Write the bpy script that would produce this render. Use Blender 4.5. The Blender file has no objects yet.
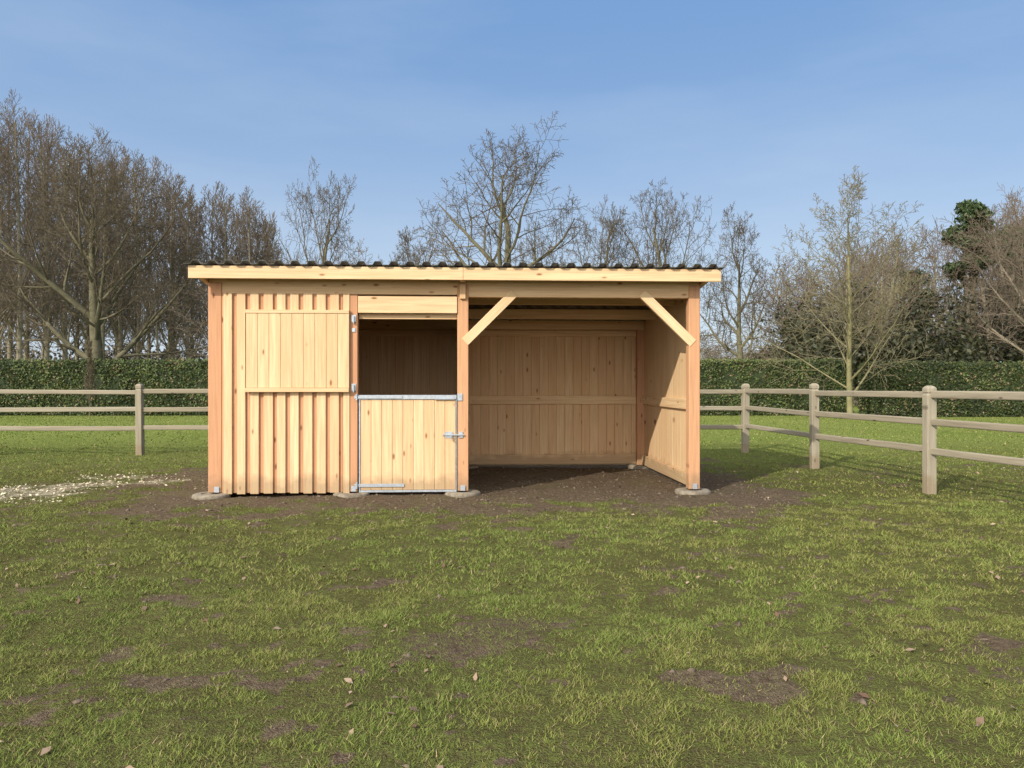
import bpy, math, random
import numpy as np
from mathutils import Vector, Matrix
random.seed(7)
RNG = np.random.default_rng(11)
scene = bpy.context.scene
SUN_AZ_LEFT = math.radians(38)   # sun is behind the photographer, this much to the left
SUN_EL = math.radians(30)

# ------------------------------------------------------------------ noise
_T = np.random.default_rng(5).random((256, 256))
def vnoise(x, y, s=0):
    x = np.asarray(x, float); y = np.asarray(y, float)
    x, y = 0.83 * x - 0.56 * y, 0.56 * x + 0.83 * y          # rotate the lattice off the view axes
    x = x + 17.3 * s + 4000; y = y + 9.7 * s + 4000
    xi = np.floor(x).astype(int); yi = np.floor(y).astype(int)
    fx = x - xi; fy = y - yi
    fx = fx * fx * (3 - 2 * fx); fy = fy * fy * (3 - 2 * fy)
    a = _T[xi & 255, yi & 255]; b = _T[(xi + 1) & 255, yi & 255]
    c = _T[xi & 255, (yi + 1) & 255]; d = _T[(xi + 1) & 255, (yi + 1) & 255]
    return (a * (1 - fx) + b * fx) * (1 - fy) + (c * (1 - fx) + d * fx) * fy
def fbm(x, y, s=0, o=4):
    v = 0; a = 0.5; t = 0
    for i in range(o):
        v = v + a * vnoise(x * 2 ** i, y * 2 ** i, s + i * 3); t += a; a *= 0.55
    return v / t
def sstep(a, b, x):
    t = np.clip((x - a) / (b - a), 0, 1); return t * t * (3 - 2 * t)

# ------------------------------------------------------------------ shed frame
A = math.radians(3.0); SX, SY = -3.77, 9.55
W, D = 6.19, 3.25
def to_local(x, y):
    dx = x - SX; dy = y - SY
    return dx * math.cos(A) + dy * math.sin(A), -dx * math.sin(A) + dy * math.cos(A)

def mud_mask(x, y):
    u, v = to_local(x, y)
    du = np.maximum(np.maximum(-u * 0.9, (u - W) * 0.70), 0); dv = np.maximum(np.maximum(-v, v - D), 0)
    d = np.sqrt(du ** 2 + (dv * 0.70) ** 2)
    d = d + (fbm(x * 0.9, y * 0.9, 2) - 0.5) * 1.7 + (fbm(x * 4, y * 4, 4) - 0.5) * 2.0
    m = 1 - sstep(0.3, 1.8, d)
    p = fbm(x * 0.8, y * 1.1, 9, 5)
    patch = sstep(0.60, 0.78, p) * 0.6
    p2 = fbm(x * 2.6, y * 3.0, 21, 4)
    patch2 = sstep(0.62, 0.76, p2) * 0.75
    p3 = fbm(x * 8, y * 8, 27, 3)
    patch3 = sstep(0.64, 0.80, p3) * 0.9
    far = 1 - sstep(14, 20, y)
    return np.clip(np.maximum(m, np.maximum(np.maximum(patch, patch2), patch3) * far), 0, 1)
def sand_mask(x, y):
    t = np.clip((y - 8.6) / 3.2, 0, 1)
    cx = -6.45 + 0.9 * t
    d = np.abs(x - cx) / 1.0
    m = (1 - sstep(0.0, 1.3, d + (fbm(x * 1.7, y * 1.7, 31) - 0.5) * 2.2)) * sstep(8.3, 9.3, y) * (1 - sstep(11.3, 12.6, y))
    return m
def gheight(x, y):
    near = 1 - sstep(18, 40, y)
    return ((fbm(x * 0.7, y * 0.7, 40) - 0.5) * 0.07 + (fbm(x * 3.5, y * 3.5, 44, 3) - 0.5) * 0.05) * near

# ------------------------------------------------------------------ helpers
def new_mat(name):
    m = bpy.data.materials.new(name); m.use_nodes = True
    nt = m.node_tree; nt.nodes.clear()
    out = nt.nodes.new("ShaderNodeOutputMaterial"); b = nt.nodes.new("ShaderNodeBsdfPrincipled")
    nt.links.new(b.outputs[0], out.inputs[0])
    return m, nt, b
def N(nt, t, **kw):
    n = nt.nodes.new(t)
    for k, v in kw.items(): setattr(n, k, v)
    return n
def L(nt, a, b): nt.links.new(a, b)
def mixc(nt, fac, a, b, mode='MIX'):
    n = nt.nodes.new("ShaderNodeMix"); n.data_type = 'RGBA'; n.blend_type = mode
    for idx, v in ((0, fac), (6, a), (7, b)):
        if isinstance(v, (int, float)): n.inputs[idx].default_value = v
        elif isinstance(v, tuple): n.inputs[idx].default_value = (*v, 1)
        else: nt.links.new(v, n.inputs[idx])
    return n.outputs[2]
def ramp(nt, src, p0, p1, c0=(0, 0, 0), c1=(1, 1, 1)):
    r = nt.nodes.new("ShaderNodeValToRGB")
    r.color_ramp.elements[0].position = p0; r.color_ramp.elements[1].position = p1
    r.color_ramp.elements[0].color = (*c0, 1); r.color_ramp.elements[1].color = (*c1, 1)
    nt.links.new(src, r.inputs[0]); return r.outputs[0]
def noise(nt, vec, scale, detail=4, rough=0.55):
    n = nt.nodes.new("ShaderNodeTexNoise"); n.inputs["Scale"].default_value = scale
    n.inputs["Detail"].default_value = detail; n.inputs["Roughness"].default_value = rough
    if vec is not None: nt.links.new(vec, n.inputs["Vector"])
    return n.outputs[0]
def attr(nt, name):
    n = nt.nodes.new("ShaderNodeAttribute"); n.attribute_name = name; return n
def bump(nt, b, h, strength, dist):
    n = nt.nodes.new("ShaderNodeBump"); n.inputs["Strength"].default_value = strength
    n.inputs["Distance"].default_value = dist
    nt.links.new(h, n.inputs["Height"]); nt.links.new(n.outputs[0], b.inputs["Normal"])

def mesh_np(name, verts, faces, mat, attrs=None, smooth=False, parent=None, colors=None):
    me = bpy.data.meshes.new(name)
    m, k = faces.shape
    me.vertices.add(len(verts)); me.vertices.foreach_set("co", np.asarray(verts, np.float32).ravel())
    me.loops.add(m * k); me.loops.foreach_set("vertex_index", faces.astype(np.int32).ravel())
    me.polygons.add(m)
    me.polygons.foreach_set("loop_start", np.arange(0, m * k, k, dtype=np.int32))
    me.polygons.foreach_set("loop_total", np.full(m, k, np.int32))
    if smooth: me.polygons.foreach_set("use_smooth", np.ones(m, bool))
    me.update(calc_edges=True)
    if attrs:
        for an, av in attrs.items():
            a = me.attributes.new(an, 'FLOAT', 'POINT'); a.data.foreach_set("value", np.asarray(av, np.float32))
    if colors is not None:
        a = me.attributes.new("col", 'FLOAT_COLOR', 'POINT')
        c = np.ones((len(verts), 4), np.float32); c[:, :3] = colors
        a.data.foreach_set("color", c.ravel())
    me.materials.append(mat)
    ob = bpy.data.objects.new(name, me); scene.collection.objects.link(ob)
    if parent: ob.parent = parent
    return ob

class MB:
    def __init__(s): s.v = []; s.f = []; s.gc = []; s.t = []
    def box(s, u0, u1, v0, v1, z0, z1, grain='z', tone=0.2, jit=True, M=None):
        c = ((u0 + u1) / 2, (v0 + v1) / 2, (z0 + z1) / 2)
        h = ((u1 - u0) / 2, (v1 - v0) / 2, (z1 - z0) / 2)
        off = [random.uniform(0, 50) for _ in range(3)]
        n = len(s.v)
        for i in range(8):
            l = [h[0] * (1 if i & 1 else -1), h[1] * (1 if i & 2 else -1), h[2] * (1 if i & 4 else -1)]
            g = {'z': (l[0], l[1], l[2]), 'u': (l[2], l[1], l[0]), 'v': (l[2], l[0], l[1])}[grain]
            p = Vector(l)
            if M is not None: p = M @ p
            s.v.append((p[0] + c[0], p[1] + c[1], p[2] + c[2]))
            s.gc.append((g[0] + off[0], g[1] + off[1], g[2] + off[2]))
            s.t.append(tone)
        for q in ((0, 2, 3, 1), (4, 5, 7, 6), (0, 1, 5, 4), (2, 6, 7, 3), (0, 4, 6, 2), (1, 3, 7, 5)):
            s.f.append(tuple(n + k for k in q))
    def rings(s, cx, cy, rings, k=4, rot=math.pi / 4, tone=0.2, rs=None):
        off = [random.uniform(0, 50) for _ in range(3)]; n = len(s.v)
        sc = math.sqrt(2) if k == 4 else 1
        for z, r in rings:
            for i in range(k):
                a = rot + 2 * math.pi * i / k
                x = math.cos(a) * r * sc; y = math.sin(a) * r * sc
                s.v.append((cx + x, cy + y, z)); s.gc.append((x + off[0], y + off[1], z + off[2])); s.t.append(tone)
        for j in range(len(rings) - 1):
            for i in range(k):
                a = n + j * k + i; b = n + j * k + (i + 1) % k
                s.f.append((a, b, b + k, a + k))
        s.f.append(tuple(n + i for i in range(k))[::-1]); s.f.append(tuple(n + (len(rings) - 1) * k + i for i in range(k)))
    def build(s, name, mat, parent=None, bevel=0.0, seg=1):
        me = bpy.data.meshes.new(name); me.from_pydata(s.v, [], s.f); me.update()
        a = me.attributes.new("gc", 'FLOAT_VECTOR', 'POINT'); a.data.foreach_set("vector", np.array(s.gc, np.float32).ravel())
        a = me.attributes.new("tone", 'FLOAT', 'POINT'); a.data.foreach_set("value", np.array(s.t, np.float32))
        me.materials.append(mat)
        ob = bpy.data.objects.new(name, me); scene.collection.objects.link(ob)
        if parent: ob.parent = parent
        if bevel > 0:
            m = ob.modifiers.new("bev", 'BEVEL'); m.width = bevel; m.segments = seg; m.limit_method = 'ANGLE'
        return ob

# ------------------------------------------------------------------ materials
def wood_mat(name, pale, orange, dark, knots=True, dirt=0.0, rough=0.7):
    m, nt, b = new_mat(name)
    gc = attr(nt, "gc").outputs["Vector"]; tone = attr(nt, "tone").outputs["Fac"]
    mp = N(nt, "ShaderNodeMapping"); mp.inputs["Scale"].default_value = (38, 38, 1.6); L(nt, gc, mp.inputs[0])
    g = noise(nt, mp.outputs[0], 1.0, 4, 0.6)
    mp2 = N(nt, "ShaderNodeMapping"); mp2.inputs["Scale"].default_value = (9, 9, 0.7); L(nt, gc, mp2.inputs[0])
    g2 = noise(nt, mp2.outputs[0], 1.0, 2)
    base = mixc(nt, tone, pale, orange)
    c = mixc(nt, ramp(nt, g, 0.42, 0.72), base, mixc(nt, 0.5, base, dark))
    c = mixc(nt, ramp(nt, g2, 0.4, 0.72), c, mixc(nt, 0.65, c, orange))
    if knots:
        mp3 = N(nt, "ShaderNodeMapping"); mp3.inputs["Scale"].default_value = (8.5, 0.01, 3.4); L(nt, gc, mp3.inputs[0])
        vo = N(nt, "ShaderNodeTexVoronoi"); vo.inputs["Scale"].default_value = 1.0; L(nt, mp3.outputs[0], vo.inputs["Vector"])
        k = ramp(nt, vo.outputs["Distance"], 0.07, 0.17, (1, 1, 1), (0, 0, 0))
        sep = N(nt, "ShaderNodeSeparateColor"); L(nt, vo.outputs["Color"], sep.inputs[0])
        gate = ramp(nt, sep.outputs[0], 0.35, 0.40)
        mu = N(nt, "ShaderNodeMath", operation='MULTIPLY'); L(nt, k, mu.inputs[0]); L(nt, gate, mu.inputs[1])
        c = mixc(nt, mu.outputs[0], c, (dark[0] * 0.7, dark[1] * 0.6, dark[2] * 0.55))
    if dirt > 0:
        geo = N(nt, "ShaderNodeNewGeometry"); sp = N(nt, "ShaderNodeSeparateXYZ"); L(nt, geo.outputs["Position"], sp.inputs[0])
        nz = noise(nt, geo.outputs["Position"], 6, 3)
        ad = N(nt, "ShaderNodeMath", operation='MULTIPLY_ADD'); L(nt, nz, ad.inputs[0]); ad.inputs[1].default_value = -0.3; L(nt, sp.outputs[2], ad.inputs[2])
        f = ramp(nt, ad.outputs[0], 0.0, 0.12, (dirt,) * 3, (0, 0, 0))
        c = mixc(nt, f, c, (0.20, 0.14, 0.08))
    L(nt, c, b.inputs["Base Color"]); b.inputs["Roughness"].default_value = rough
    b.inputs["Specular IOR Level"].default_value = 0.25
    bump(nt, b, g, 0.3, 0.004)
    return m
M_BOARD = wood_mat("larch_boards", (0.70, 0.515, 0.30), (0.58, 0.355, 0.185), (0.38, 0.20, 0.09), dirt=0.5)
M_POST = wood_mat("douglas_posts", (0.58, 0.375, 0.20), (0.50, 0.25, 0.13), (0.28, 0.12, 0.06), dirt=0.5)
M_FENCE = wood_mat("weathered_fence_wood", (0.33, 0.29, 0.215), (0.235, 0.20, 0.14), (0.07, 0.06, 0.04), dirt=0.5, rough=0.9)

def simple_mat(name, c1, c2, scale, rough=0.6, metal=0.0, bmp=0.0, dist=0.01):
    m, nt, b = new_mat(name); tc = N(nt, "ShaderNodeTexCoord")
    n = noise(nt, tc.outputs["Object"], scale, 4, 0.65)
    L(nt, mixc(nt, ramp(nt, n, 0.35, 0.7), c1, c2), b.inputs["Base Color"])
    b.inputs["Roughness"].default_value = rough; b.inputs["Metallic"].default_value = metal
    if bmp: bump(nt, b, n, bmp, dist)
    return m
M_GALV = simple_mat("galvanised_steel", (0.36, 0.39, 0.42), (0.50, 0.53, 0.56), 25, 0.45, 0.6)
M_ROOF = simple_mat("bitumen_roof_sheet", (0.05, 0.045, 0.038), (0.11, 0.10, 0.08), 9, 0.75, 0, 0.2)
M_CONC = simple_mat("concrete_footing", (0.13, 0.105, 0.075), (0.27, 0.23, 0.17), 14, 0.95, 0, 0.5)
M_CLOD = simple_mat("soil", (0.085, 0.062, 0.042), (0.165, 0.124, 0.086), 30, 1.0, 0, 0.4)

def bark_mat(name, trunk, twig):
    m, nt, b = new_mat(name); tone = attr(nt, "tone").outputs["Fac"]
    tc = N(nt, "ShaderNodeTexCoord"); n = noise(nt, tc.outputs["Object"], 3.0, 2)
    c = mixc(nt, tone, trunk, twig)
    c = mixc(nt, ramp(nt, n, 0.35, 0.7), c, mixc(nt, 0.4, c, (0.05, 0.05, 0.03)))
    L(nt, c, b.inputs["Base Color"]); b.inputs["Roughness"].default_value = 0.95
    b.inputs["Specular IOR Level"].default_value = 0.0
    return m
M_BARK = bark_mat("bare_tree_bark", (0.15, 0.135, 0.085), (0.125, 0.10, 0.07))
M_BARK2 = bark_mat("woodland_bark", (0.24, 0.21, 0.15), (0.18, 0.14, 0.105))
M_BARK3 = bark_mat("lichen_bark", (0.22, 0.20, 0.10), (0.22, 0.19, 0.115))

def col_mat(name, rough=0.8, spec=0.2):
    m, nt, b = new_mat(name); c = attr(nt, "col").outputs["Color"]
    L(nt, c, b.inputs["Base Color"]); b.inputs["Roughness"].default_value = rough
    b.inputs["Specular IOR Level"].default_value = spec
    return m
M_BLADE = col_mat("grass_blades", 0.8, 0.1)
M_LEAF = col_mat("hedge_leaves", 0.55, 0.3)
M_DRY = col_mat("dry_leaves", 0.85)
M_HCORE = simple_mat("hedge_core", (0.012, 0.018, 0.006), (0.03, 0.045, 0.014), 6, 1.0)

# ------------------------------------------------------------------ ground
def axis(lo, hi, step, olo, ohi, g=1.09):
    a = list(np.arange(lo, hi, step)); s = step; x = a[-1]
    while x < ohi: s *= g; x += s; a.append(x)
    s = step; x = a[0]; b = []
    while x > olo: s *= g; x -= s; b.append(x)
    return np.array(b[::-1] + a)
gx = axis(-7.5, 7.5, 0.05, -900, 900); gy = axis(2.2, 13.0, 0.05, -60, 1500)
X, Y = np.meshgrid(gx, gy); Z = gheight(X, Y)
nx, ny = len(gx), len(gy)
idx = np.arange(nx * ny).reshape(ny, nx)
F = np.stack([idx[:-1, :-1], idx[:-1, 1:], idx[1:, 1:], idx[1:, :-1]], -1).reshape(-1, 4)
gm = np.stack([mud_mask(X, Y).ravel(), sand_mask(X, Y).ravel(), np.zeros(nx * ny)], -1)
m, nt, b = new_mat("grass_ground")
geo = N(nt, "ShaderNodeNewGeometry"); P = geo.outputs["Position"]
ca = attr(nt, "col").outputs["Color"]; sep = N(nt, "ShaderNodeSeparateColor"); L(nt, ca, sep.inputs[0])
n1 = noise(nt, P, 1.3, 4, 0.65); n2 = noise(nt, P, 22, 4, 0.7); n3 = noise(nt, P, 90, 2, 0.7); n4 = noise(nt, P, 0.25, 3)
g = mixc(nt, ramp(nt, n1, 0.35, 0.68), (0.125, 0.135, 0.040), (0.175, 0.205, 0.054))
g = mixc(nt, ramp(nt, n2, 0.42, 0.60), mixc(nt, 0.7, g, (0.105, 0.080, 0.044)), g)
g = mixc(nt, ramp(nt, n3, 0.38, 0.62), mixc(nt, 0.6, g, (0.05, 0.045, 0.02)), g)
spx = N(nt, "ShaderNodeSeparateXYZ"); L(nt, P, spx.inputs[0])
mr = N(nt, "ShaderNodeMapRange"); mr.inputs[1].default_value = 11; mr.inputs[2].default_value = 20; L(nt, spx.outputs[1], mr.inputs[0])
g = mixc(nt, mr.outputs[0], g, mixc(nt, ramp(nt, n4, 0.3, 0.7), (0.15, 0.19, 0.045), (0.20, 0.23, 0.065)))
mudc = mixc(nt, ramp(nt, n2, 0.35, 0.7), (0.088, 0.064, 0.043), (0.19, 0.142, 0.097))
mudc = mixc(nt, ramp(nt, n1, 0.5, 0.7), mudc, (0.14, 0.115, 0.068))
mf = N(nt, "ShaderNodeMath", operation='MULTIPLY_ADD'); L(nt, n2, mf.inputs[0]); mf.inputs[1].default_value = -0.9; L(nt, sep.outputs[0], mf.inputs[2])
mk = ramp(nt, mf.outputs[0], -0.05, 0.22)
c = mixc(nt, mk, g, mudc)
n5 = noise(nt, P, 6, 6, 0.75)
sf = N(nt, "ShaderNodeMath", operation='MULTIPLY_ADD'); L(nt, n5, sf.inputs[0]); sf.inputs[1].default_value = -1.5; L(nt, sep.outputs[1], sf.inputs[2])
c = mixc(nt, ramp(nt, sf.outputs[0], -0.1, 0.30), c, mixc(nt, ramp(nt, n3, 0.3, 0.7), (0.17, 0.14, 0.09), (0.58, 0.51, 0.38)))
L(nt, c, b.inputs["Base Color"]); b.inputs["Roughness"].default_value = 1.0; b.inputs["Specular IOR Level"].default_value = 0.0
ad = N(nt, "ShaderNodeMath", operation='ADD'); L(nt, n2, ad.inputs[0]); L(nt, n3, ad.inputs[1])
bump(nt, b, ad.outputs[0], 1.0, 0.028)
mesh_np("grass_ground", np.stack([X.ravel(), Y.ravel(), Z.ravel()], -1), F, m, smooth=True, colors=gm)

# grass blades --------------------------------------------------------
def blades(n, d0, d1, hmin, hmax, w, keep_pow=1.0):
    dd = np.sqrt(RNG.random(n) * (d1 ** 2 - d0 ** 2) + d0 ** 2)
    xx = (RNG.random(n) * 2 - 1) * (dd * 0.72 + 0.6)
    mm = np.maximum(mud_mask(xx, dd), sand_mask(xx, dd) * 0.8)
    clump = fbm(xx * 7, dd * 7, 60, 3)
    u, v = to_local(xx, dd)
    inside = (u > -0.1) & (u < W + 0.1) & (v > -0.1) & (v < D + 0.1)
    keep = (RNG.random(n) > mm * 1.05 + 0.0) & (RNG.random(n) < 0.12 + 1.5 * sstep(0.36, 0.66, clump)) & ~inside
    xx, dd, clump, mm = xx[keep], dd[keep], clump[keep], mm[keep]; n = len(xx)
    zz = gheight(xx, dd) - 0.004
    big = fbm(xx * 0.8, dd * 0.8, 70, 3)
    h = (hmin + (hmax - hmin) * RNG.random(n) ** 1.8) * (0.3 + 1.25 * clump) * (1 - 0.4 * mm)
    a = RNG.random(n) * 2 * np.pi; la = RNG.random(n) * 2 * np.pi; ll = h * (0.3 + RNG.random(n) * 1.1)
    ww = w * (0.6 + RNG.random(n) * 0.8)
    c = np.stack([xx, dd, zz], -1)
    s = np.stack([np.cos(a) * ww, np.sin(a) * ww, np.zeros(n)], -1)
    tip = c + np.stack([np.cos(la) * ll, np.sin(la) * ll, h * 0.9], -1)
    V = np.stack([c - s, c + s, tip], 1).reshape(-1, 3)
    r = RNG.random(n)[:, None]
    gcol = (1 - r) * np.array([0.118, 0.165, 0.036]) + r * np.array([0.250, 0.310, 0.080])
    y = sstep(0.4, 0.65, big)[:, None]
    gcol = gcol * (1 - 0.35 * y) + 0.35 * y * np.array([0.255, 0.235, 0.078])
    dry = (RNG.random(n) < 0.12)[:, None]
    gcol = np.where(dry, np.array([0.34, 0.27, 0.15]) * (0.4 + r), gcol)
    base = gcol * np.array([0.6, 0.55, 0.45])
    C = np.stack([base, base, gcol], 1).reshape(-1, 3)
    return V, C
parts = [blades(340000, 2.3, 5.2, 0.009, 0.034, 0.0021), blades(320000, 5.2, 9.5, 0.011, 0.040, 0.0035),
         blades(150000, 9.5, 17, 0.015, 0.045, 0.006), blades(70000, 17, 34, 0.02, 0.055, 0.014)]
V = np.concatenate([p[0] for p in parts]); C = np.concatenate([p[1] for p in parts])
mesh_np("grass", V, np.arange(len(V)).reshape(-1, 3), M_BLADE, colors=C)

def leaf_quads(P, size, colors, nrm=None, flat=0.0, rng=RNG):
    n = len(P)
    a = rng.normal(size=(n, 3))
    if nrm is not None: a = a * (1 - flat) + nrm * flat * 2
    a /= np.linalg.norm(a, axis=1)[:, None] + 1e-9
    t = np.cross(a, rng.normal(size=(n, 3))); t /= np.linalg.norm(t, axis=1)[:, None] + 1e-9
    bt = np.cross(a, t); s = size[:, None]
    V = np.stack([P - t * s, P - bt * s * 0.55 + a * s * 0.15, P + t * s, P + bt * s * 0.55 + a * s * 0.15], 1).reshape(-1, 3)
    return V, np.arange(4 * n).reshape(-1, 4), np.repeat(colors, 4, 0)

n = 3200
dd = np.sqrt(RNG.random(n) * (13 ** 2 - 2.5 ** 2) + 2.5 ** 2); xx = (RNG.random(n) * 2 - 1) * (dd * 0.7 + .3)
k = fbm(xx * 0.8, dd * 0.8, 80, 2); kp = (k + RNG.random(n) * 0.35 + 0.025 * xx) > 0.66; xx, dd = xx[kp], dd[kp]; n = len(xx)
Pl = np.stack([xx, dd, gheight(xx, dd) + 0.012], -1)
r = RNG.random((n, 1)); cl = (1 - r) * np.array([0.12, 0.07, 0.045]) + r ** 2 * np.array([0.38, 0.27, 0.19])
V, Fq, Cc = leaf_quads(Pl, 0.006 + RNG.random(n) ** 3 * 0.026, cl, np.array([[0, 0, 1.0]]), 0.6)
mesh_np("fallen_leaves", V, Fq, M_DRY, colors=Cc)
# wood shavings / straw on the worn sandy patch
n = 9000
xx = -8.2 + 4.2 * RNG.random(n); dd = 8.3 + 4.3 * RNG.random(n); kp = RNG.random(n) < sand_mask(xx, dd) ** 2 * 0.6; xx, dd = xx[kp], dd[kp]; n = len(xx)
r = RNG.random((n, 1)); cl = (1 - r) * np.array([0.35, 0.29, 0.18]) + r * np.array([0.62, 0.55, 0.40])
V, Fq, Cc = leaf_quads(np.stack([xx, dd, gheight(xx, dd) + 0.012], -1), 0.008 + RNG.random(n) * 0.02, cl, np.array([[0, 0, 1.0]]), 0.6)
mesh_np("straw_litter", V, Fq, M_DRY, colors=Cc)

OB = np.array([(1, 0, 0), (-1, 0, 0), (0, 1, 0), (0, -1, 0), (0, 0, 1), (0, 0, -1)], float)
OT = np.array([(0, 2, 4), (2, 1, 4), (1, 3, 4), (3, 0, 4), (2, 0, 5), (1, 2, 5), (3, 1, 5), (0, 3, 5)])
def clods(n):
    dd = np.sqrt(RNG.random(n * 8) * (13.5 ** 2 - 2.5 ** 2) + 2.5 ** 2); xx = (RNG.random(n * 8) * 2 - 1) * (dd * 0.7)
    kp = (mud_mask(xx, dd) > 0.35 + 0.6 * RNG.random(n * 8)); xx = xx[kp][:n]; dd = dd[kp][:n]; n = len(xx)
    s = 0.006 + 0.026 * RNG.random(n) ** 5
    c = np.stack([xx, dd, gheight(xx, dd)], -1)
    B = OB[None] * (0.6 + 0.7 * RNG.random((n, 6, 1))) + RNG.normal(size=(n, 6, 3)) * 0.2
    B[:, :, 2] *= 0.6
    V = (c[:, None] + B * s[:, None, None]).reshape(-1, 3)
    return V, (OT[None] + (np.arange(n) * 6)[:, None, None]).reshape(-1, 3)
V, Fq = clods(4200)
mesh_np("soil_clods", V, Fq, M_CLOD)

# ------------------------------------------------------------------ shed
shed = bpy.data.objects.new("horse_shelter", None); scene.collection.objects.link(shed)
shed.location = (SX, SY, 0); shed.rotation_euler = (0, 0, A)
def rt(v): return 2.835 - 0.11 * (v + 0.24)      # underside of roof sheets
def tn(a=0.0, b=0.6): return random.uniform(a, b)

posts = MB()
for (u0, u1) in ((0.0, 0.165), (3.085, 3.225), (6.045, 6.19)):
    posts.box(u0, u1, 0.0, 0.14, 0.05, rt(0.14) - 0.13, 'z', 0.85 if u0 == 0 else 0.6)
    posts.box(u0 + 0.002, u1 - 0.002, D - 0.15, D - 0.03, 0.03, rt(D) - 0.02, 'z', 0.7)
posts.box(1.745, 1.84, -0.012, 0.10, 0.05, 2.52, 'z', 0.95)
posts.build("posts", M_POST, shed, 0.006)

beams = MB()
zb = rt(0) - 0.012
beams.box(0.004, 3.15, 0.015, 0.125, 2.525, zb - 0.015, 'u', 0.3)
beams.box(3.153, 6.186, 0.015, 0.125, 2.50, zb - 0.015, 'u', 0.35)
sl = math.atan(0.11)
for v in (1.1, 2.15, D - 0.2):
    for (a, b_) in ((0.03, 3.14), (3.16, 6.16)):
        beams.box(a, b_, v, v + 0.07, rt(v) - 0.165, rt(v + .07) - 0.005, 'u', tn())
def sloped(mb, u0, u1, v0, v1, top, hgt, tone):
    Lh = (v1 - v0) / math.cos(sl); M = Matrix.Rotation(-sl, 3, 'X')
    vc = (v0 + v1) / 2; zc = rt(vc) - top - hgt / 2
    mb.box(u0, u1, vc - Lh / 2, vc + Lh / 2, zc - hgt / 2, zc + hgt / 2, 'v', tone, M=M)
for (u0, u1) in ((-0.075, -0.006), (3.12, 3.185), (6.196, 6.262)):
    sloped(beams, u0, u1, -0.205, 0.0 if 3 < u0 < 4 else D + 0.1, 0.006, 0.13, 0.45)
beams.box(3.115, 3.19, -0.04, 0.012, 2.47, 2.66, 'z', 0.6)
beams.build("beams", M_BOARD, shed, 0.005)

fascia = MB()
fascia.box(-0.155, 3.16, -0.247, -0.213, 2.68, 2.833, 'u', 0.05)
fascia.box(3.163, 6.385, -0.246, -0.212, 2.68, 2.833, 'u', 0.15)
fascia.build("fascia_boards", M_BOARD, shed, 0.004)

hd = MB()
hd.box(1.845, 3.082, -0.018, 0.010, 2.29, 2.50, 'u', 0.05)
hd.box(1.845, 3.082, 0.06, 0.12, 2.22, 2.30, 'u', 0.4)
def brace(mb, ua, za, ub, zb_, v0, v1, w):
    dx, dz = ub - ua, zb_ - za; Ln = math.hypot(dx, dz); ang = math.atan2(dz, dx)
    M = Matrix.Rotation(-ang, 3, 'Y'); cu, cz = (ua + ub) / 2, (za + zb_) / 2
    mb.box(cu - Ln / 2, cu + Ln / 2, v0, v1, cz - w / 2, cz + w / 2, 'u', 0.05, M=M)
brace(hd, 3.18, 1.93, 3.80, 2.55, -0.006, 0.06, 0.115)
brace(hd, 6.10, 1.92, 5.44, 2.56, -0.008, 0.06, 0.115)
hd.build("header_and_braces", M_BOARD, shed, 0.004)

wall = MB()
u = 0.168
while u < 1.74:
    wall.box(u, min(u + 0.146, 1.744), 0.004, 0.026, 0.045, 2.524, 'z', random.uniform(0.7, 1.0)); u += 0.149
rb = MB()
u = 0.195; i = 0
while u < 1.70:
    w = 0.108 + random.uniform(-0.006, 0.006); hi = min(u + w, 1.742)
    rb.box(u, hi, -0.022, 0.002, 0.03 + random.uniform(0, 0.015), 2.53, 'z', tn(0.0, 0.6)); u += 0.163; i += 1
wall.build("wall_boards_back_layer", M_POST, shed, 0.002)
rb.build("wall_boards_front_layer", M_BOARD, shed, 0.003)

sh = MB()
k = 9; w = (1.742 - 0.48) / k; u = 0.48
for i in range(k):
    sh.box(u + i * w + 0.0015, u + (i + 1) * w - 0.0015, -0.062, -0.040, 1.352, 2.275, 'z', tn(0, 0.6))
sh.box(0.475, 1.742, -0.070, -0.024, 2.277, 2.32, 'u', 0.2)
sh.box(0.47, 1.742, -0.085, -0.022, 1.30, 1.349, 'u', 0.35)
sh.box(0.49, 1.735, -0.038, -0.0245, 1.5, 1.62, 'u', 0.3); sh.box(0.49, 1.735, -0.038, -0.0245, 2.05, 2.17, 'u', 0.3)
sh.build("window_shutter", M_BOARD, shed, 0.003)

dr = MB(); k = 9; d0, d1 = 1.875, 3.062; w = (d1 - d0) / k
for i in range(k):
    dr.box(d0 + i * w + 0.0015, d0 + (i + 1) * w - 0.0015, -0.006, 0.020, 0.07, 1.205, 'z', tn(0, 0.6))
dr.build("stable_door_boards", M_BOARD, shed, 0.003)
mt = MB()
mt.box(1.85, 3.075, -0.022, 0.03, 1.208, 1.262, 'u')
mt.box(1.856, 1.8735, -0.014, 0.026, 0.05, 1.207, 'z'); mt.box(3.0635, 3.076, -0.014, 0.026, 0.05, 1.207, 'z')
mt.box(1.856, 3.076, -0.012, 0.026, 0.042, 0.068, 'u')
mt.box(1.80, 2.42, -0.020, -0.0145, 0.11, 0.15, 'u')
mt.box(1.80, 2.40, -0.030, -0.0235, 1.218, 1.252, 'u')
for z in (0.13, 1.235):
    mt.rings(1.832, -0.03, [(z - 0.04, 0.014), (z + 0.04, 0.014)], 8)
mt.box(2.93, 3.03, -0.014, -0.0075, 0.72, 0.80, 'u'); mt.box(2.90, 3.17, -0.030, -0.0155, 0.752, 0.767, 'u')
mt.box(3.105, 3.155, -0.014, -0.002, 0.72, 0.80, 'u'); mt.box(3.0, 3.013, -0.062, -0.031, 0.70, 0.757, 'z')
mt.box(2.80, 3.05, -0.038, -0.024, 1.205, 1.222, 'u')
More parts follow.
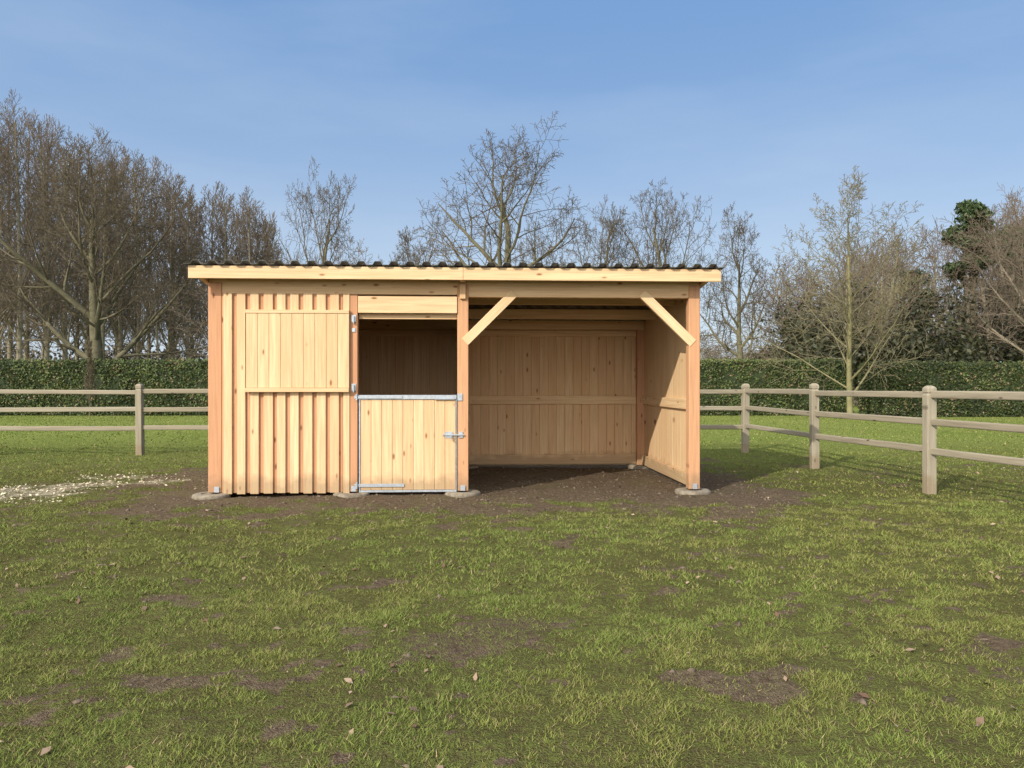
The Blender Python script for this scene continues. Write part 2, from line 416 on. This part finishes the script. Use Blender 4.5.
mt.box(3.085, 3.15, -0.012, -0.002, 1.19, 1.28, 'u')
for z in (2.22, 1.36):
    mt.box(1.765, 1.82, -0.024, -0.0135, z - 0.045, z + 0.045, 'u'); mt.box(1.785, 1.80, -0.05, -0.025, z - 0.065, z + 0.03, 'z')
mt.box(1.77, 1.815, -0.022, -0.0135, 2.05, 2.10, 'u')
for uc in (0.11, 1.79, 3.155, 6.12):
    mt.box(uc - 0.03, uc + 0.03, -0.019, -0.0135, 0.055, 0.125, 'z')
mt.build("metal_fittings", M_GALV, shed, 0.0015)

bw = MB(); ob_ = MB()
u = 0.01
while u < W - 0.02:
    w = 0.142 if u < W - 0.16 else W - 0.01 - u
    bw.box(u, u + w - 0.003, D - 0.03 + 0.002, D - 0.008, 0.03, rt(D) - 0.006, 'z', tn(0.0, 0.6))
    ob_.box(u - 0.025, u + 0.022, D - 0.006, D + 0.012, 0.03, rt(D) - 0.012, 'z', tn(0.2, 0.5)); u += 0.142
for (uo, sgn) in ((0.0, 0), (W - 0.022, 1)):
    v = 0.145
    while v < D - 0.04:
        w = min(0.142, D - 0.035 - v)
        if w < 0.01: break
        bw.box(uo + 0.001, uo + 0.021, v, v + w - 0.003, 0.03, rt(v + w) - 0.006, 'z', tn(0.0, 0.5))
        a = uo + 0.023 if sgn else uo - 0.019
        ob_.box(a, a + 0.018, v - 0.022, v + 0.022, 0.03, rt(v + 0.02) - 0.14, 'z', tn(0.2, 0.5)); v += 0.142
v = 0.145
while v < D - 0.16:
    bw.box(3.145, 3.165, v, v + 0.139, 0.08, rt(v + .14) - 0.17, 'z', tn()); v += 0.142
bw.build("wall_boards", M_BOARD, shed, 0.0025)
ob_.build("wall_battens", M_BOARD, shed, 0.002)

rl = MB()
for (a, b_) in ((0.13, 3.10), (3.17, 6.045)):
    rl.box(a, b_, D - 0.075, D - 0.0285, 1.06, 1.20, 'u', 0.05); rl.box(a, b_, D - 0.07, D - 0.029, 0.05, 0.21, 'u', 0.25)
    rl.box(a, b_, D - 0.073, D - 0.029, 2.20, 2.30, 'u', 0.3)
for uo in (W - 0.066, 0.023):
    rl.box(uo, uo + 0.042, 0.143, D - 0.152, 1.06, 1.20, 'v', 0.05); rl.box(uo, uo + 0.042, 0.143, D - 0.152, 0.05, 0.21, 'v', 0.25)
rl.build("wall_rails", M_BOARD, shed, 0.004)

pitch = 0.1975; prof = []
u = -0.19
while u < 6.45:
    prof += [(u, 0.0), (u + pitch * 0.40, 0.0), (u + pitch * 0.53, 0.042), (u + pitch * 0.87, 0.042)]; u += pitch
prof = np.array([p for p in prof if p[0] < 6.44]); v0, v1 = -0.30, D + 0.15; th = 0.007
def sheet(v, dz): return np.stack([prof[:, 0], np.full(len(prof), v), rt(v) + 0.004 + prof[:, 1] + dz], -1)
Vr = np.concatenate([sheet(v0, 0), sheet(v1, 0), sheet(v0, th), sheet(v1, th)]); n = len(prof); Fr = []
for i in range(n - 1):
    Fr += [(i, n + i, n + i + 1, i + 1), (2 * n + i, 2 * n + i + 1, 3 * n + i + 1, 3 * n + i), (i, i + 1, 2 * n + i + 1, 2 * n + i), (n + i, 3 * n + i, 3 * n + i + 1, n + i + 1)]
mesh_np("corrugated_roof", Vr, np.array(Fr), M_ROOF, parent=shed)

ft = MB()
for (uc, vc) in ((0.04, 0.0), (1.76, 0.02), (3.15, 0.05), (6.11, 0.05), (0.08, D - 0.1), (3.15, D - 0.1), (6.11, D - 0.1)):
    rr = 0.225; rg = [(-0.08, rr), (0.012, rr * 1.02), (0.032, rr * 0.99), (0.044, rr * 0.88), (0.046, rr * 0.55), (0.034, rr * 0.5), (0.033, 0.02)]
    ft.rings(uc, vc, rg, 28, 0)
ft.build("concrete_footings", M_CONC, shed)

# ------------------------------------------------------------------ fence
def fence_run(name, pts):
    root = bpy.data.objects.new(name, None); scene.collection.objects.link(root)
    pb = MB(); rlb = MB()
    for (x, y) in pts:
        h = 0.062; t = random.uniform(0.0, 0.6); zt = 1.40 + random.uniform(-0.02, 0.02)
        r = [(-0.15, h), (zt - 0.12, h), (zt - 0.112, h - 0.009), (zt - 0.095, h - 0.009), (zt - 0.088, h), (zt - 0.035, h), (zt - 0.012, h * 0.72), (zt, h * 0.4)]
        n0 = len(pb.v)
        pb.rings(x, y, r, 4, math.pi / 4 + random.uniform(-.12, .12), t)
        lx, ly = random.uniform(-.012, .012), random.uniform(-.012, .012)
        for q in range(n0, len(pb.v)):
            a, b2, c2 = pb.v[q]; pb.v[q] = (a + lx * c2, b2 + ly * c2, c2)
    for i in range(len(pts) - 1):
        x0, y0 = pts[i]; x1, y1 = pts[i + 1]; Ln = math.hypot(x1 - x0, y1 - y0); an = math.atan2(y1 - y0, x1 - x0)
        for z in (1.255, 0.90, 0.53):
            zz = z + random.uniform(-0.015, 0.015)
            M = Matrix.Rotation(an, 3, 'Z') @ Matrix.Rotation(random.uniform(-0.007, 0.007), 3, 'Y')
            hw = 0.045 + random.uniform(-.003, .004)
            cx, cy = (x0 + x1) / 2, (y0 + y1) / 2
            rlb.box(cx - Ln / 2 + 0.03, cx + Ln / 2 - 0.03, cy - 0.026, cy + 0.026, zz - hw, zz + hw, 'u', random.uniform(0, 0.9), M=M)
    pb.build("fence_posts", M_FENCE, root, 0.006); rlb.build("fence_rails", M_FENCE, root, 0.016, 2)
back = [(-7.34 - 3.035 * k, 15.2 - 0.1625 * k) for k in (4, 3, 2, 1)] + [(-7.34 + 3.035 * k, 15.2 + 0.1625 * k) for k in range(5)]
fence_run("wooden_fence", back)
fence_run("wooden_fence", [(4.80, 15.85), (5.01, 12.75), (5.41, 9.98), (5.80, 7.0), (6.2, 4.0), (6.6, 1.0)])

# ------------------------------------------------------------------ hedges
def hedge(name, x0, x1, y0, dep, H, seed, bright=1.0):
    rng = np.random.default_rng(seed)
    root = bpy.data.objects.new(name, None); scene.collection.objects.link(root)
    ring = np.array([(0.10, 0), (0.05, 0.5), (0.04, H - 0.4), (0.15, H - 0.12), (0.35, H - 0.06), (dep - 0.35, H - 0.06), (dep - 0.1, H - 0.15), (dep - 0.05, 0)])
    xs = np.arange(x0, x1 + 0.01, 0.35); V = []
    for x in xs:
        for (dy, z) in ring:
            V.append((x, y0 + dy + (fbm(x * 1.3, z * 1.3 + dy, seed) - 0.5) * 0.18, z + (0 if z == 0 else (fbm(x * 1.1, dy, seed + 5) - 0.5) * 0.16)))
    k = len(ring); F = []
    for i in range(len(xs) - 1):
        for j in range(k - 1): F.append((i * k + j, (i + 1) * k + j, (i + 1) * k + j + 1, i * k + j + 1))
    for o in (0, (len(xs) - 1) * k):
        for j in range(3): F.append((o + j, o + j + 1, o + k - 2 - j, o + k - 1 - j))
    mesh_np("hedge_core", np.array(V), np.array(F), M_HCORE, parent=root)
    nf = int((x1 - x0) * H * 450); nt_ = int((x1 - x0) * dep * 200); ne = int(H * dep * 900)
    xf = x0 + rng.random(nf) * (x1 - x0); zf = rng.random(nf) * (H - 0.02) + 0.02
    Pf = np.stack([xf, y0 + (fbm(xf * 1.3, zf * 1.3, seed) - 0.5) * 0.22 - 0.03 + rng.random(nf) * 0.10 + 0.15 * np.clip(zf - H + 0.25, 0, 1), zf], -1)
    xt = x0 + rng.random(nt_) * (x1 - x0); yt = rng.random(nt_) * dep
    Pt = np.stack([xt, y0 + yt, H - 0.05 + (fbm(xt * 1.1, yt, seed + 5) - 0.5) * 0.16 + (rng.random(nt_) ** 3) * 0.14], -1)
    sd = rng.random(ne) < 0.5
    Pe = np.stack([np.where(sd, x0 - 0.03, x1 + 0.03) + rng.normal(size=ne) * 0.04, y0 + rng.random(ne) * dep, rng.random(ne) * H], -1)
    P = np.concatenate([Pf, Pt, Pe]); n = len(P)
    r = rng.random((n, 1)); c = (1 - r) * np.array([0.034, 0.050, 0.014]) + r * np.array([0.105, 0.135, 0.036])
    cl = fbm(P[:, 0] * 1.2, P[:, 2] * 1.4, seed + 9)[:, None]
    c = c * (0.35 + 1.1 * cl) * bright
    br = rng.random(n) < 0.05 + 0.14 * (cl[:, 0] > 0.58); c[br] = np.array([0.17, 0.12, 0.065])
    V, F, Cc = leaf_quads(P, 0.038 + 0.03 * rng.random(n), c, np.array([[0, -0.8, 0.5]]), 0.3, rng)
    mesh_np("hedge_leaves", V, F, M_LEAF, colors=Cc, parent=root)
hedge("trimmed_hedge", -34, 15.0, 34.0, 1.3, 2.45, 3, 1.1)
hedge("trimmed_hedge", 15.3, 36, 32.6, 1.3, 2.30, 8, 0.8)

# ------------------------------------------------------------------ bare trees
STY = {
 'spread': dict(st=[6, 8, 6, 4, 3], ch=[13, 9, 8, 6], a=[(30, 56), (30, 52), (30, 55), (28, 60)], lr=[0.60, 0.54, 0.50, 0.5], wig=[.05, .08, .10, .13, .16], up=[.05, .10, .05, .03, .02], s0=[.20, .15, .12, .1], rr=.55),
 'walnut': dict(st=[6, 8, 7, 5, 3], ch=[10, 8, 7, 6], a=[(30, 62), (32, 58), (35, 60), (35, 62)], lr=[0.52, 0.60, 0.52, 0.5], wig=[.08, .11, .14, .17, .2], up=[.05, .06, .03, .02, .02], s0=[.24, .18, .15, .1], rr=.58),
 'poplar': dict(st=[9, 6, 4, 3], ch=[30, 8, 5], a=[(22, 42), (20, 45), (20, 50)], lr=[0.26, 0.5, 0.55], wig=[.02, .06, .09, .14], up=[.02, .12, .10, .08], s0=[.18, .15, .1], rr=.42),
 'wood': dict(st=[7, 6, 4, 3], ch=[15, 8, 6], a=[(25, 60), (25, 60), (25, 60)], lr=[0.45, 0.5, 0.55], wig=[.06, .10, .14, .16], up=[.03, .10, .06, .03], s0=[.2, .15, .1], rr=.45),
 'bushy': dict(st=[7, 6, 5, 4, 3], ch=[22, 8, 6, 4], a=[(22, 62), (20, 55), (25, 60), (25, 60)], lr=[0.48, 0.5, 0.5, 0.5], wig=[.04, .07, .10, .14, .16], up=[.03, .07, .04, .03, .02], s0=[.10, .12, .15, .1], rr=.42)}
def tree_segs(seed, style):
    rng = random.Random(seed); segs = []
    S = STY[style]
    nl = len(S['st'])
    def branch(p, d, Ln, r, lev):
        n = S['st'][lev]; pts = [p]; ds = []; rs = [r]
        w = S['wig'][lev]; up = S['up'][lev]
        for i in range(n):
            d = Vector((d[0] + rng.gauss(0, w), d[1] + rng.gauss(0, w), d[2] + rng.gauss(0, w) + up)); d.normalize()
            q = p + d * (Ln / n); r1 = r * (1 - 0.78 * (i + 1) / n)
            segs.append((p[0], p[1], p[2], q[0], q[1], q[2], rs[-1], r1)); ds.append(d); p = q; pts.append(p); rs.append(r1)
        if lev + 1 < nl:
            m = S['ch'][lev]; s0 = S['s0'][lev]; ga = rng.uniform(0, 6.28)
            for j in range(m):
                t = s0 + (1 - s0) * (j + rng.random() * 0.9) / m; f = min(t * n, n - 0.001); i = int(f)
                pp = pts[i].lerp(pts[i + 1], f - i); dd = ds[i]
                ga += 2.4 + rng.uniform(-.5, .5)
                ax = dd.orthogonal().normalized(); ax = Matrix.Rotation(ga, 3, dd) @ ax
                lo, hi = S['a'][lev]
                an = math.radians(lo + (hi - lo) * (1 - t * 0.7) * rng.uniform(0.8, 1.2))
                nd = Matrix.Rotation(an, 3, ax) @ dd
                shp = (1.15 - 0.65 * t) if not (lev == 0 and style in ('spread', 'walnut')) else (0.75 + 0.5 * math.sin(t * 3.0)) * (1.05 - 0.35 * t)
                ll = Ln * S['lr'][lev] * shp * rng.uniform(0.75, 1.2)
                branch(pp, nd, ll, max(rs[i] * S['rr'] * rng.uniform(.7, 1.1), 0.004), lev + 1)
    branch(Vector((0, 0, 0)), Vector((0, 0, 1)), 10.0, 0.26, 0)
    return np.array(segs)
def fit(segs, H, Wd, r0, rmin):
    s = segs.copy()
    zmax = max(np.percentile(s[:, 5], 99.95), .1); xs = np.concatenate([s[:, 3], s[:, 4]]); wd = np.percentile(xs, 98.5) - np.percentile(xs, 1.5)
    kz = H / zmax; kx = Wd / wd
    s[:, [2, 5]] *= kz; s[:, [0, 1, 3, 4]] *= kx
    s[:, 6:] = np.maximum(s[:, 6:] * (r0 / 0.26), rmin)
    return s
def tubes(s):
    outV = []; outF = []; outT = []; base = 0
    for k, sel in ((7, s[:, 6] >= 0.05), (3, s[:, 6] < 0.05)):
        q = s[sel]; n = len(q)
        if n == 0: continue
        p0 = q[:, 0:3]; p1 = q[:, 3:6]; a = p1 - p0; a /= np.linalg.norm(a, axis=1)[:, None] + 1e-9
        ref = np.where(np.abs(a[:, 2:3]) > 0.9, np.array([[1.0, 0, 0]]), np.array([[0, 0, 1.0]]))
        e1 = np.cross(a, ref); e1 /= np.linalg.norm(e1, axis=1)[:, None] + 1e-9; e2 = np.cross(a, e1)
        V = np.zeros((n, 2 * k, 3))
        for i in range(k):
            an = 2 * math.pi * i / k; o = e1 * math.cos(an) + e2 * math.sin(an)
            V[:, i] = p0 + o * q[:, 6:7]; V[:, k + i] = p1 + o * q[:, 7:8]
        Fi = np.array([(i, (i + 1) % k, k + (i + 1) % k, k + i) for i in range(k)])
        outF.append((Fi[None] + (np.arange(n) * 2 * k)[:, None, None] + base).reshape(-1, 4))
        outV.append(V.reshape(-1, 3)); base += n * 2 * k
        t = 1 - sstep(0.01, 0.09, q[:, 6]); outT.append(np.repeat(t, 2 * k))
    return np.concatenate(outV), np.concatenate(outF), np.concatenate(outT)
def px2x(px, d): return (px - 512) / 770 * d
def px2h(py, d): return 1.4 + (384 - py) / 770 * d
def hero(name, px, d, topy, wpx, r0, style, seed, mat, rmin=0.011, rot=0):
    s = fit(tree_segs(seed, style), px2h(topy, d), wpx / 770 * d, r0, rmin)
    V, F, T = tubes(s)
    ob = mesh_np(name, V, F, mat, {"tone": T}, smooth=True); ob.location = (px2x(px, d), d, -0.05); ob.rotation_euler[2] = rot
    return ob
hero("bare_deciduous_tree", 92, 37, 140, 180, 0.38, 'spread', 1, M_BARK, 0.009)
hero("bare_deciduous_tree", 486, 42, 122, 180, 0.40, 'walnut', 2, M_BARK, 0.010)
hero("bare_deciduous_tree", 308, 52, 155, 85, 0.30, 'walnut', 3, M_BARK, 0.010)
hero("bare_deciduous_tree", 598, 56, 198, 85, 0.28, 'walnut', 4, M_BARK, 0.010)
hero("bare_deciduous_tree", 678, 56, 183, 95, 0.30, 'walnut', 5, M_BARK, 0.010)
hero("bare_deciduous_tree", 738, 52, 203, 85, 0.27, 'walnut', 6, M_BARK, 0.010)
hero("bare_deciduous_tree", 425, 50, 208, 90, 0.24, 'walnut', 12, M_BARK, 0.010)
hero("bare_deciduous_tree", 550, 58, 215, 80, 0.24, 'walnut', 13, M_BARK, 0.010)
hero("slender_bare_tree", 850, 30.5, 168, 140, 0.13, 'bushy', 7, M_BARK3, 0.0075)
hero("bare_deciduous_tree", 1030, 44, 172, 140, 0.28, 'spread', 8, M_BARK2, 0.009)
hero("sapling", 90, 32.5, 335, 10, 0.03, 'poplar', 9, M_BARK, 0.006)

def mass(name, items, templ, mat):
    Vs = []; Fs = []; Ts = []; o = 0
    rng = random.Random(3)
    for (x, y, H, Wd, r0) in items:
        s = fit(rng.choice(templ), H, Wd, r0, 0.00024 * y); V, F, T = tubes(s)
        a = rng.uniform(0, 6.28); c, sn = math.cos(a), math.sin(a)
        V = np.stack([V[:, 0] * c - V[:, 1] * sn + x, V[:, 0] * sn + V[:, 1] * c + y, V[:, 2] - 0.05], -1)
        Vs.append(V); Fs.append(F + o); Ts.append(T); o += len(V)
    mesh_np(name, np.concatenate(Vs), np.concatenate(Fs), mat, {"tone": np.concatenate(Ts)}, smooth=True)
pop = [tree_segs(100 + i, 'poplar') for i in range(4)]
wd = [tree_segs(200 + i, 'wood') for i in range(4)]
R = random.Random(21)
items = []
for row in range(3):
    for k in range(13):
        t = k / 12.0; px = -30 + 300 * t + R.uniform(-10, 10); d = 54 + 34 * t + row * 7 + R.uniform(-2, 2)
        top = 82 + (201 - 82) * t + R.uniform(-8, 14) + row * 4
        items.append((px2x(px, d), d, px2h(top, d), R.uniform(3.8, 5.8), 0.24))
mass("distant_poplar_row", items, pop, M_BARK2)
items = []
for k in range(12):
    px = R.uniform(-40, 470); d = R.uniform(58, 85); items.append((px2x(px, d), d, px2h(R.uniform(225, 270), d), R.uniform(5, 8), 0.16))
for k in range(38):
    px = R.uniform(785, 1120); d = R.uniform(48, 80); t = (px - 785) / 240
    top = 262 - 70 * min(t, 1) + R.uniform(-10, 22); items.append((px2x(px, d), d, px2h(top, d), R.uniform(5, 8), 0.22))
for k in range(10):
    px = R.uniform(690, 800); d = R.uniform(110, 150); items.append((px2x(px, d), d, px2h(R.uniform(325, 350), d), R.uniform(8, 12), 0.2))
mass("distant_woodland", items, wd, M_BARK2)

def clump_tree(name, x, y, blobs, nper, seed, leaf, c0, c1, trunkH, r0):
    rng = np.random.default_rng(seed)
    Ps = []
    for (bx, by, bz, br, bh) in blobs:
        v = rng.normal(size=(nper, 3)); v /= np.linalg.norm(v, axis=1)[:, None]; rr = rng.random((nper, 1)) ** 0.45
        q = v * rr; q *= (0.6 + 0.8 * fbm(v[:, 0] * 3 + bx, v[:, 2] * 3 + bz, seed, 2))[:, None]
        Ps.append(q * np.array([br, br, bh]) + np.array([bx, by, bz]))
    P = np.concatenate(Ps); n = len(P); r = rng.random((n, 1)); c = (1 - r) * np.array(c0) + r * np.array(c1)
    V, F, Cc = leaf_quads(P, leaf * (0.6 + 0.8 * rng.random(n)), c, None, 0, rng)
    if trunkH <= 0:
        mesh_np(name, V, F, M_LEAF, colors=Cc); return
    root = bpy.data.objects.new(name, None); scene.collection.objects.link(root); root.location = (x, y, 0)
    mesh_np("foliage", V, F, M_LEAF, colors=Cc, parent=root)
    segs = []
    px_, py_ = 0, 0
    for i in range(6):
        nx_, ny_ = px_ + rng.normal() * 0.1, py_ + rng.normal() * 0.1
        segs.append((px_, py_, trunkH * i / 6, nx_, ny_, trunkH * (i + 1) / 6, r0 * (1 - .12 * i), r0 * (1 - .12 * (i + 1)))); px_, py_ = nx_, ny_
    for (bx, by, bz, br, bh) in blobs:
        segs.append((0, 0, min(bz * 0.85, trunkH), bx, by, bz, r0 * 0.35, 0.03))
    V, F, T = tubes(np.array(segs)); mesh_np("trunk_and_limbs", V, F, M_BARK, {"tone": T}, parent=root)
def pine(px, d, topy, wpx, seed, low=0.6, nb=18):
    rng = random.Random(seed); H = px2h(topy, d); w = wpx / 770 * d / 2; bl = []
    for i in range(nb):
        t = i / (nb - 1); z = H * (low + (1 - low) * t) - 0.5; a = rng.uniform(0, 6.28); rr = w * (1 - t * 0.8) * rng.uniform(.2, .9)
        bl.append((math.cos(a) * rr, math.sin(a) * rr, z, w * rng.uniform(.25, .45), w * rng.uniform(.12, .22)))
    clump_tree("pine_tree", px2x(px, d), d, bl, 420, seed, 0.13, (0.028, 0.045, 0.018), (0.075, 0.11, 0.04), H * 0.95, 0.25)
pine(970, 50, 198, 70, 41, 0.68, 22); pine(1012, 60, 225, 90, 43, 0.3, 24); pine(915, 62, 268, 80, 44, 0.3, 20)
bl = []
for i in range(80):
    px = R.uniform(850, 1130) if i % 4 else R.uniform(790, 860); d = R.uniform(44, 62); h = px2h(R.uniform(275, 340), d); bl.append((px2x(px, d), d, h * 0.55, R.uniform(1.2, 2.6), h * 0.45))
clump_tree("evergreen_understorey", 0, 0, bl, 520, 55, 0.15, (0.018, 0.022, 0.010), (0.055, 0.055, 0.025), 0, 0.05)
bl = []
for i in range(34):
    px = R.uniform(-90, 210); d = R.uniform(88, 115); bl.append((px2x(px, d), d, 2.6, R.uniform(3, 5), R.uniform(3, 4.8)))
clump_tree("distant_scrub", 0, 0, bl, 600, 56, 0.25, (0.07, 0.058, 0.04), (0.15, 0.125, 0.09), 0, 0.05)

# ------------------------------------------------------------------ world, sun, camera
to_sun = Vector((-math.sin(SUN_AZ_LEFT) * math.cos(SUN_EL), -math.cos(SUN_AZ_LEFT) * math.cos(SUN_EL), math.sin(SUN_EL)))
w = bpy.data.worlds.new("World"); scene.world = w; w.use_nodes = True; nt = w.node_tree; nt.nodes.clear()
out = N(nt, "ShaderNodeOutputWorld"); bg = N(nt, "ShaderNodeBackground"); sky = N(nt, "ShaderNodeTexSky", sky_type='NISHITA')
sky.sun_disc = False; sky.sun_elevation = SUN_EL; sky.sun_rotation = math.radians(180) + SUN_AZ_LEFT
sky.air_density = 1.0; sky.dust_density = 1.5; sky.ozone_density = 1.4; sky.altitude = 0
tc = N(nt, "ShaderNodeTexCoord"); mp = N(nt, "ShaderNodeMapping"); mp.inputs["Scale"].default_value = (1.2, 1.2, 5.0); mp.inputs["Rotation"].default_value = (0.15, 0.35, 0.5)
L(nt, tc.outputs["Generated"], mp.inputs[0]); cn = noise(nt, mp.outputs[0], 1.6, 5, 0.55)
f = ramp(nt, cn, 0.45, 0.80, (0, 0, 0), (0.22, 0.22, 0.22))
sz_ = N(nt, "ShaderNodeSeparateXYZ"); L(nt, tc.outputs["Generated"], sz_.inputs[0])
hz = N(nt, "ShaderNodeMapRange"); hz.interpolation_type = 'SMOOTHSTEP'; hz.inputs[1].default_value = -0.12; hz.inputs[2].default_value = 0.45; L(nt, sz_.outputs[2], hz.inputs[0])
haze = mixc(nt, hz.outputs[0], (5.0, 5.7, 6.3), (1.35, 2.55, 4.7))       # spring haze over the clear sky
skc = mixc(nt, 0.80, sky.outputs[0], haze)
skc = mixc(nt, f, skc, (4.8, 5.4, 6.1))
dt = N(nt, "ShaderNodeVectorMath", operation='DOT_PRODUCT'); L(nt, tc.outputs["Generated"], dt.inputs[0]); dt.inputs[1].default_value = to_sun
sun_fill = N(nt, "ShaderNodeMapRange"); sun_fill.interpolation_type = 'SMOOTHSTEP'; sun_fill.inputs[1].default_value = 0.0; sun_fill.inputs[2].default_value = 0.95; L(nt, dt.outputs["Value"], sun_fill.inputs[0])
skc = mixc(nt, sun_fill.outputs[0], skc, (17.0, 16.8, 16.4))  # sun-side sky boosted, added as fill light for the shaded bay
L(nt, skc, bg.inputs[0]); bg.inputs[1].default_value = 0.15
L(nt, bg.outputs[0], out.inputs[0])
sd = bpy.data.lights.new("sun", 'SUN'); sd.energy = 4.5; sd.angle = math.radians(0.5); sd.color = (1.0, 0.93, 0.82)
so = bpy.data.objects.new("sun", sd); scene.collection.objects.link(so)
so.rotation_euler = to_sun.to_track_quat('Z', 'Y').to_euler()
scene.view_settings.view_transform = 'Standard'; scene.view_settings.look = 'None'; scene.view_settings.exposure = 0
cd = bpy.data.cameras.new("camera"); cd.sensor_width = 36; cd.lens = 770 / 1024 * 36; cd.clip_end = 4000; cd.clip_start = 0.05
co = bpy.data.objects.new("camera", cd); scene.collection.objects.link(co); co.location = (0, 0, 1.4); co.rotation_euler = (math.radians(90), 0, 0)
scene.camera = co
